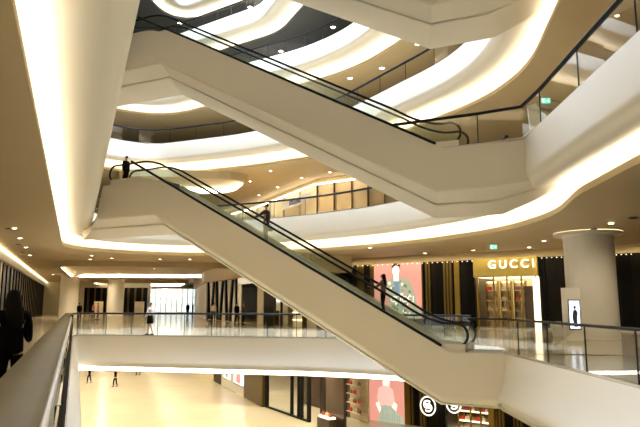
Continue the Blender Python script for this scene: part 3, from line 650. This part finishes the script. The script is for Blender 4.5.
# window wall and dark shops at the far end
def far_thing(name, label, cat, a, b, Y, z0=0): p = at_d(a,300,Y); q = at_d(b,300,Y); return thing(name,label,cat,(p.x,Y,z0)), q.x-p.x
p = at_d(150,300,96); q = at_d(198,300,96); mb = MB().box((p.x,96.2,.3),(q.x,96.3,3.9)); struct(mb,'window_1',M['daywin'])
mb = MB()
for k in range(10): x = p.x+(q.x-p.x)*k/9; mb.box((x-.07,95.9,0),(x+.07,96.2,4))
for z in (.2,1.4,2.6,3.9): mb.box((p.x,95.95,z-.06),(q.x,96.2,z+.06))
struct(mb,'window_1_frame',M['white'])
for a, b, lab in ((84,106,'dark shop opening between the two white columns at the far left'),(124,147,'dark shop opening right of the white columns at the far left')):
    t, wd = far_thing('shop_opening',lab,'shop',a,b,93); pbox((0,0,0),(wd,.3,4.0),'dark_recess',M['dark'],t)
    for k in (.15,.45,.75): pbox((wd*k,-.1,0),(wd*k+.25,0,4.0),'bronze_post',M['bronze'],t)
    pbox((wd*.5,-.3,0),(wd*.9,-.1,1.9),'display',M['cream'],t)
t, wd = far_thing('wall_panel','cream wall behind the far white columns','wall panel',20,150,94); pbox((0,0,0),(wd,.3,4.93),'panel',M['cream'],t)
t, wd = far_thing('wall_panel','white wall right of the far daylight window','wall panel',197,216,95); pbox((0,0,0),(wd,.3,4.93),'panel',M['white'],t)
def column(name, label, x, y, r, z1, light=True):
    th = thing(name, label, 'column', (x, y, 0))
    MB().lathe([(r*1.02,0),(r*1.02,.15),(r,.17),(r,z1-.35),(r*1.02,z1-.3),(r*1.02,z1)], seg=40).build('shaft', M['white'], th, 40)
    if light: MB().lathe([(r*1.05,z1-.10),(r*1.30,z1-.10),(r*1.30,z1-.04),(r*1.05,z1-.04)], seg=40).build('light_ring', M['led'], th, 40)
    MB().lathe([(r*1.03,z1-.16),(r*1.38,z1-.14),(r*1.38,z1-.01),(r*1.36,z1-.01),(r*1.36,z1-.12),(r*1.03,z1-.14)], seg=40).build('collar', M['white'], th, 40)
for px, r, Y, lab in ((69,1.0,69,'white column at far left, nearer of the two'),(115.5,1.0,79,'white column at far left beside the dark shop opening')):
    p = at_d(px,300,Y); column('round_column', lab, p.x, p.y, r, 4.93, False)
p = at_d(592,300,28.5); column('round_column','thick round white column with glowing collar beside the luxury storefront', p.x, p.y, 1.12, 4.93)
COLX, COLY = p.x, p.y
# left wall shops
K = Wall((LX(-12,-4.9),-12),(LX(95,-4.9),95),0)
t = K.thing('storefront','row of dark and bronze shop windows along the left edge, behind the dark-haired woman','shop')
n = 45
for k in range(n):
    u0, u1 = K.len*k/n, K.len*(k+1)/n; w3 = (u1-u0)
    pbox((u0,0,0),(u0+w3*.35,.2,4.3),'dark_pillar',M['dark'],t); pbox((u0+w3*.35,.1,0),(u1,.3,4.3),'window_panel',M['bronze'] if k % 3 else M['cream'],t)
pbox((0,-.25,4.3),(K.len,.2,4.93),'header',M['white'],t)
tag(MB().box((0,-.45,4.78),(K.len,-.27,4.86)).build('light_slot',M['glow'],t),'glowing slot along the top')
# oval ceiling coves
def ceiling_cove(pts, z, label, h=.34, rad=2.5):
    O = smooth_outline(pts, rad); c = sum((p for p in O), Vector((0,0)))/len(O); th = thing('ceiling_cove', label, 'ceiling light', (c.x,c.y,z)); O = [p-c for p in O]
    sweep(O, [(-.05,-h-.1),(-.05,-h),(.25,-h),(.25,0),(.4,0),(.4,-h-.1),(-.05,-h-.1)]).build('rim', M['ceiling'], th)
    sweep(O, [(.22,-h+.02),(.22,-.02)]).build('light_band', M['led'], th)
ceiling_cove([(-20.5,47),(-28.5,69),(-14,70.5),(-6.3,62),(-7.5,50)], 4.93, 'wide glowing ceiling cove beyond the first bright edge, left side')
ceiling_cove([(-32,84),(-37,104),(-24,104),(-19,86)], 4.93, 'smaller glowing ceiling cove farthest away at left', .4)
ceiling_cove([(-15.5,45.5),(-17.5,52.5),(-8,53.5),(-5.6,47)], 11.93, 'rounded glowing ceiling cove on the second floor behind the top of the escalator', .5)

# second floor shops behind the curved rail
NN = [(-11.5,69),(-6.7,62),(-.3,49.5),(2.5,47.5),(5,46),(14,43)]
NW = [Wall(NN[i], NN[i+1], 7) for i in range(5)]
labs = ['cream shop wall at the far left of the second floor','cream curved glass shop wall with a blue and white sign, second floor','pale wooden shopfront behind the second floor rail','warm lit wooden shopfront with shelves, second floor','wooden shop wall at the right end of the second floor rail']
for i, W_ in enumerate(NW):
    t = W_.thing('storefront', labs[i], 'shop'); L_ = W_.len
    pbox((0,.2,0),(L_,.4,4.9),'wall_panel',M['cream' if i < 2 else 'wood'],t); pbox((0,-.1,4.55),(L_,.2,4.9),'header',M['ceiling'],t)
    pbox((0,-.3,4.4),(L_,-.2,4.48),'light_slot',M['led'],t)
    for k in range(max(2,int(L_/3.2))): u = k*L_/max(2,int(L_/3.2)); pbox((u,0,0),(u+.05,.2,4.55),'mullion',M['bronze'] if i > 1 else M['steel'],t)
    if i > 1:
        for z in (.9,1.5,2.1): pbox((.1,0,z),(L_-.1,.2,z+.06),'shelf',M['white'],t)
W_ = NW[1]; s_ = W_.thing('shop_sign','white sign with blurred blue lettering on the curved second floor shop wall','sign',W_.len*.52,-.2,3.2)
pbox((0,-.02,0),(W_.len*.42,.05,.75),'sign_board',M['cwhite'],s_)
text_mesh('lettering','SYSTEMS',.62,.02,mat('sign_blue',(.05,.08,.25),.5),s_,(W_.len*.21,-.05,.36),.02)

# ------------------------------------------------------------------ people
def skin_obj(name, verts, edges, m, parent, sub=1):       # verts: name -> (x,y,z,rx,ry)
    keys = list(verts); me = bpy.data.meshes.new(name)
    me.from_pydata([verts[k][:3] for k in keys], [(keys.index(a), keys.index(b)) for a, b in edges], [])
    o = bpy.data.objects.new(name, me); C.objects.link(o); o.parent = parent; me.materials.append(m)
    sm = o.modifiers.new('skin', 'SKIN'); sm.use_smooth_shade = True; sm.branch_smoothing = 0.4
    lay = me.skin_vertices[0].data
    for i, k in enumerate(keys): v = verts[k]; lay[i].radius = (v[3], v[4] if len(v) > 4 else v[3]); lay[i].use_root = (i == 0)
    sd = o.modifiers.new('sub', 'SUBSURF'); sd.levels = sub; sd.render_levels = sub
    return o
def person(loc, rz, label, h=1.7, stride=.12, arms=((.0,.0),(.0,.0)), top='cblack', bottom='cblack', skirt=False, long_hair=False, coat=False, group=None, fingers=False, bald=False, reach=None):
    th = thing('person', label, 'person', loc, rz, group); k = h/1.7
    def S(*v): return tuple(x*k for x in v)
    V = {'pelvis': S(0,0,.93,.14,.11), 'waist': S(0,0,1.08,.12,.09), 'chest': S(0,.0,1.28,.155,.11), 'neckbase': S(0,-.01,1.42,.07,.06), 'neck': S(0,0,1.475,.047), 'jaw': S(0,.018,1.535,.058,.07), 'head': S(0,.012,1.61,.074,.09), 'crown': S(0,0,1.67,.055,.065)}
    E = [('pelvis','waist'),('waist','chest'),('chest','neckbase'),('neckbase','neck'),('neck','jaw'),('jaw','head'),('head','crown')]
    cl = {}
    for sgn, nm in ((-1,'L'),(1,'R')):
        st = stride*sgn
        V['hip'+nm] = S(.09*sgn,0,.88,.085); V['knee'+nm] = S(.10*sgn,st*.55+.03,.49,.055); V['ankle'+nm] = S(.10*sgn,st-.03,.09,.036); V['toe'+nm] = S(.11*sgn,st+.12,.03,.03,.022)
        E += [('pelvis','hip'+nm),('hip'+nm,'knee'+nm),('knee'+nm,'ankle'+nm),('ankle'+nm,'toe'+nm)]
        sw, bend = arms[0 if sgn < 0 else 1]       # swing of the upper arm and bend of the elbow, radians
        sh = Vector((.165*sgn,0,1.375)); el = sh+Vector((.03*sgn, math.sin(sw)*.28, -math.cos(sw)*.28)); fa = sw+bend
        wr = el+Vector((.0,math.sin(fa)*.25,-math.cos(fa)*.25)); pm = wr+Vector((0,math.sin(fa)*.07,-math.cos(fa)*.07))
        V['sh'+nm] = S(*sh,.06); V['el'+nm] = S(*el,.042); V['wr'+nm] = S(*wr,.028,.026); V['palm'+nm] = S(*pm,.036,.02)
        E += [('chest','sh'+nm),('sh'+nm,'el'+nm),('el'+nm,'wr'+nm),('wr'+nm,'palm'+nm)]
        d = Vector((0,math.sin(fa),-math.cos(fa))); fw = Vector((0,math.cos(fa),math.sin(fa)))
        for q, (off, ln) in enumerate(((.03,.07),(.01,.08),(-.01,.075),(-.03,.06))):
            b = pm+fw*off+d*.03; m_ = b+d*ln*.55; t_ = b+d*ln+Vector((-.015*sgn,0,0))
            V['f%d%s' % (q,nm)] = S(*m_,.009); V['g%d%s' % (q,nm)] = S(*t_,.008); E += [('palm'+nm,'f%d%s' % (q,nm)),('f%d%s' % (q,nm),'g%d%s' % (q,nm))]
        b = wr+fw*.045+d*.05; V['th'+nm] = S(*b,.011); E.append(('wr'+nm,'th'+nm))
        cl[nm] = (sh, el, wr)
    skin_obj('body', V, E, M['skin'], th)
    # face: nose, eyes, mouth
    fz = [(0,.105,1.60)]
    MB().lathe([(.001,.018),(.012,.0),(.014,-.016),(.004,-.02)], c=S(0,.102,1.592), seg=8).build('nose', M['skin'], th, 60)
    for sx in (-1,1): MB().lathe([(.001,.008),(.011,.0),(.001,-.008)], c=S(.03*sx,.093,1.615), seg=8).build('eye', M['hair'], th, 60)
    MB().box(S(-.022,.086,1.553), S(.022,.094,1.560)).build('mouth', M['leather3'], th)
    # top garment
    g = .018
    T = {n: (V[n][0],V[n][1],V[n][2],V[n][3]+g,(V[n][4] if len(V[n])>4 else V[n][3])+g) for n in ('waist','chest','neckbase')}
    T['hem'] = (0,0,(.78 if coat else .86)*k,.18*k,.14*k); T['waist'] = (0,0,1.08*k,.16*k,.125*k); te = [('waist','chest'),('chest','neckbase'),('waist','hem')]
    T = {'waist': T['waist'], **T}
    for nm in 'LR':
        for j in ('sh','el'): v = V[j+nm]; T[j+nm] = (*v[:3], v[3]+g)
        wv = Vector(V['wr'+nm][:3]).lerp(Vector(V['el'+nm][:3]), .12); T['wr'+nm] = (*wv, .042*k)
        te += [('chest','sh'+nm),('sh'+nm,'el'+nm),('el'+nm,'wr'+nm)]
    skin_obj('jacket' if coat else 'top', T, te, M[top], th)
    if skirt:
        MB().lathe([(.125,1.08),(.16,.95),(.19,.78),(.215,.58),(.205,.58),(.17,.80),(.12,1.06)], seg=20, sy=.8).build('skirt', M[bottom], th, 50).scale = (k,k,k)
    else:
        B = {'pelvis': (*V['pelvis'][:3],V['pelvis'][3]+g,V['pelvis'][4]+g), 'waist': (0,0,1.04*k,.13*k,.10*k)}; be = [('pelvis','waist')]
        for nm in 'LR':
            for j, r_ in (('hip',.10),('knee',.072),('ankle',.058)): v = V[j+nm]; B[j+nm] = (v[0],v[1],v[2]+(.02*k if j == 'ankle' else 0),r_*k)
            be += [('pelvis','hip'+nm),('hip'+nm,'knee'+nm),('knee'+nm,'ankle'+nm)]
        skin_obj('trousers', B, be, M[bottom], th)
    for nm in 'LR':
        a = V['ankle'+nm]
        MB().prism([(-.05,-.0),(.0,-.0),(.0,.0)], 0, 0) if 0 else None
        y0 = a[1]/k-.06; x0 = a[0]/k
        MB().add([(x0-.035,y0,0),(x0+.035,y0,0),(x0+.045,y0+.16,0),(x0+.03,y0+.25,0),(x0-.03,y0+.25,0),(x0-.045,y0+.16,0),
                  (x0-.035,y0,.08),(x0+.035,y0,.08),(x0+.04,y0+.14,.06),(x0+.025,y0+.24,.035),(x0-.025,y0+.24,.035),(x0-.04,y0+.14,.06)],
                 [(0,5,4,3,2,1),(6,7,8,9,10,11)]+[(i,(i+1)%6,(i+1)%6+6,i+6) for i in range(6)]).build('shoe', M['cblack'], th, 60).scale = (k,k,k)
    if long_hair:
        Hh = {'a': S(0,-.01,1.685,.075,.08), 'b': S(0,-.035,1.61,.098,.09), 'c': S(.005,-.07,1.49,.11,.07), 'd': S(.03,-.10,1.36,.115,.05), 'e': S(.06,-.10,1.24,.08,.04), 'f': S(.09,-.10,1.16,.04,.03)}
        skin_obj('hair', Hh, [('a','b'),('b','c'),('c','d'),('d','e'),('e','f')], M['hair'], th, 2)
    else:
        Hh = {'a': S(0,-.01,1.69,.065,.06), 'b': S(0,-.035,1.635,.076,.065), 'c': S(0,-.045,1.57,.06,.04)}
        skin_obj('hair', Hh, [('a','b'),('b','c')], M['hair'], th, 2)
    return th
def world_of(th, x, y, z): return Matrix.Translation(th.location) @ Matrix.Rotation(th.rotation_euler.z, 4, 'Z') @ Vector((x,y,z))
def carried(name_label, cat_m, pos, rz, sc=1.0):
    b = make_bag(cat_m, name_label, None); b.location = pos; b.rotation_euler = (0,0,rz); b.scale = (sc,)*3; return b
w1 = person((-4.14,8.2,0), .40, 'person with long dark hair as a backlit silhouette, walking away beside the wide bronze handrail', 1.80, .16, ((.05,.25),(.1,1.2)), long_hair=True)  # black cloth carries the shade of a figure seen against the light
q = world_of(w1, -.24, .11, .22+.30); 
MB_ = carried('large dark handbag hanging from the hand of the long-haired person at left', 'cbrown', world_of(w1,-.235,.13,.43), .40, 1.15)
p = at_d(151,300,31.6); person((p.x,p.y,0), 1.35, 'person in white top and dark skirt walking behind the far glass rail', 1.66, .2, ((.3,.3),(-.3,.2)), top='cwhite', bottom='cblack', skirt=True)
def on_steps(t, wv): x, y, z = epos(t, wv, 0); i = int(t/(RUN/35)); return (x, y, RISE*(i+1)/35-.45)
rze = math.atan2(EX.y, EX.x)-PI/2
m1 = person(on_steps(7.62,.75), rze, 'person in dark jacket and khaki trousers riding up the middle of the escalator', 1.72, .06, ((.9,.5),(.0,.2)), top='cnavy', bottom='ckhaki', coat=True)
carried('small dark bag at the hip of the escalator rider in khaki trousers', 'cbrown', world_of(m1,.26,-.04,.62), rze, .8)
person(on_steps(2.6,.75), rze, 'dark-haired person in brown riding the lower escalator in front of the pink poster', 1.55, .05, ((.7,.9),(.0,.4)), top='cbrown', bottom='cblack', long_hair=True, coat=True)
x, y, z = epos(RUN+3.0, 1.0, 7.02); person((x,y,z), rze, 'person in black standing at the top end of the middle escalator', 1.6, .03, top='cblack', coat=True)
for px, py, lab, kw in ((115,386.5,'person in black jacket with yellow hem walking on the lowest floor',dict(top='cblack',bottom='cblack',coat=True)),
                    (89,383,'person in black half hidden by the white parapet on the lowest floor',dict(top='cblack',bottom='cblack',coat=True)),
                    (138,375,'tiny far person standing on the lowest floor under the light slot',dict(top='cblack',bottom='cblack'))):
    p = at_z(px,py,-6.6); o = person((p.x,p.y,-6.6), 2.6, lab, 1.7, .15, ((.4,.3),(-.4,.2)), **kw)
    if 'yellow' in lab: MB().lathe([(.175,.86),(.178,.92),(.165,.92),(.165,.86)], seg=20, sy=.85).build('yellow_band', M['cyellow'], o, 50)
for px, Y, lab, kw in ((94,60,'person in pink seen far behind the corner of the glass rail',dict(top='cpink')),(98.5,61,'person in pale red standing right beside the one in pink, far left',dict(top='cpink',bottom='cbrown')),
                   (188,74,'person in black far away left of the shopfront, in front of the window',dict(coat=True)),(193,73,'person in black standing close to the far white shopfront',dict(coat=True)),
                   (214,56,'person in tan top near the slanting black bars',dict(top='leather2')),(237,47,'person in dark coat at the open shop entrance',dict(coat=True)),(243.5,47.5,'person in brown jacket beside the dark coat at the open shop entrance',dict(top='cbrown',coat=True)),
                   (80,58,'person in dark clothes leaning near the left corner of the far rail',dict())):
    p = at_d(px,300,Y); person((p.x,p.y,0), random.uniform(-2,2), lab, 1.68, .08, **kw)

# ------------------------------------------------------------------ kiosk, signs and small ceiling fittings
p = at_d(571.5,300,26.6); kz = thing('information_kiosk','grey kiosk with a lit blue screen in front of the thick round column','kiosk',(p.x,p.y,0),.08)
MB().box((-.36,-.12,0),(.36,.2,2.28)).build('cabinet', M['white'], kz); MB().box((-.2,-.15,.52),(.26,-.12,1.72)).build('screen', M['screen'], kz)
MB().box((-.24,-.135,.47),(.30,-.121,1.77)).build('bezel', M['black'], kz)
MB().prism([(-.02,.6),(.13,.6),(.12,.95),(.17,1.2),(.08,1.35),(-.03,1.3),(-.08,1.05)],-.16,-.152).build('screen_figure', M['screenfig'], kz); MB().prism([(.0,1.36),(.08,1.36),(.1,1.47),(.03,1.52),(-.02,1.46)],-.16,-.152).build('screen_figure', M['screenfig'], kz)
p = at_d(557,300,30); st = thing('menu_stand','slanting white sign stand on the floor left of the grey kiosk','sign',(p.x,p.y,0),.2)
MB().box((-.3,-.02,.0),(.3,.02,.75),M4=Matrix.Rotation(-.35,4,'X')).build('board', M['cwhite'], st); MB().box((-.02,.0,0),(.02,.35,.03)).build('foot', M['steel'], st)
def exit_sign(pos, label, rz=0, sc=1.0):
    e = thing('exit_sign', label, 'sign', pos, rz); e.scale = (sc,)*3
    MB().box((-.3,-.03,-.38),(.3,.03,-.02)).build('sign_box', M['exitg'], e)
    def fig(pts, nm='arrow'): MB().prism(pts, -.036, -.031).build(nm, M['exitw'], e)
    fig([(-.24,-.33),(-.05,-.33),(-.05,-.07),(-.24,-.07)],'door_symbol'); 
    MB().prism([(-.16,-.31),(-.13,-.31),(-.11,-.22),(-.07,-.30),(-.04,-.29),(-.09,-.16),(-.06,-.14),(-.10,-.09),(-.14,-.12),(-.17,-.2)], -.041, -.037).build('running_figure', M['exitg'], e)
    fig([(.04,-.23),(.04,-.17),(.14,-.17),(.14,-.11),(.25,-.2),(.14,-.29),(.14,-.23)])
    for x in (-.2,.2): MB().box((x-.01,-.01,-.02),(x+.01,.01,.12)).build('hanger', M['steel'], e)
p = at_d(493.5,247,33); exit_sign((p.x,33,4.93-.12), 'small green exit sign hanging above the luxury storefront', 0, .62)
p = at_d(546,103,21.5); exit_sign((p.x,21.5,p.z+.2), 'green exit sign behind the second floor rail corner at upper right', 0, .55)
bpy.data.objects['exit_sign.001'].children[0].name = 'sign_box.001'
# slanting white panel seen behind the upper right rail
for a, b, lab in ((531,545,'pale slanting wall fin behind the second floor rail corner'),(571,584,'second pale slanting wall fin further right behind the rail')):
    p = at_d(a,120,22.5); q_ = at_d(b,120,23.5); f = thing('wall_fin', lab, 'wall panel', (p.x,22.5,7.0), -.3)
    MB().prism([(0,0),(q_.x-p.x+.2,0),(.9,1.2),(.2,2.3),(-.1,2.2)],0,.25).build('panel', M['white'], f)
def vent(px, py, L, label):
    q = at_z(px, py, ceil_z(L,0,0)); v = thing('ceiling_vent', label, 'vent', (q.x,q.y,ceil_z(L,0,0)), 0)
    MB().lathe([(.16,0),(.16,-.03),(.02,-.045)], seg=16).build('cover', M['dark'], v)
    MB().lathe([(.19,0),(.19,-.015),(.16,-.015)], seg=16).build('rim', M['steel'], v)
for px, py, lab in ((594,228.5,'small dark ceiling vent above the thick round column'),(633,218,'small dark ceiling vent at the right edge, over the storefront level'),(507,252,'small dark ceiling vent right of the exit sign over the storefront')):
    vent(px, py, 1, lab)
for k, (px, py) in enumerate(((9,228),(19,244),(23,252),(30,262),(34,268))): vent(px, py, 1, '%s of the dark ceiling fittings in the left row, counted from the camera' % ['nearest','second','third','fourth','farthest'][k])
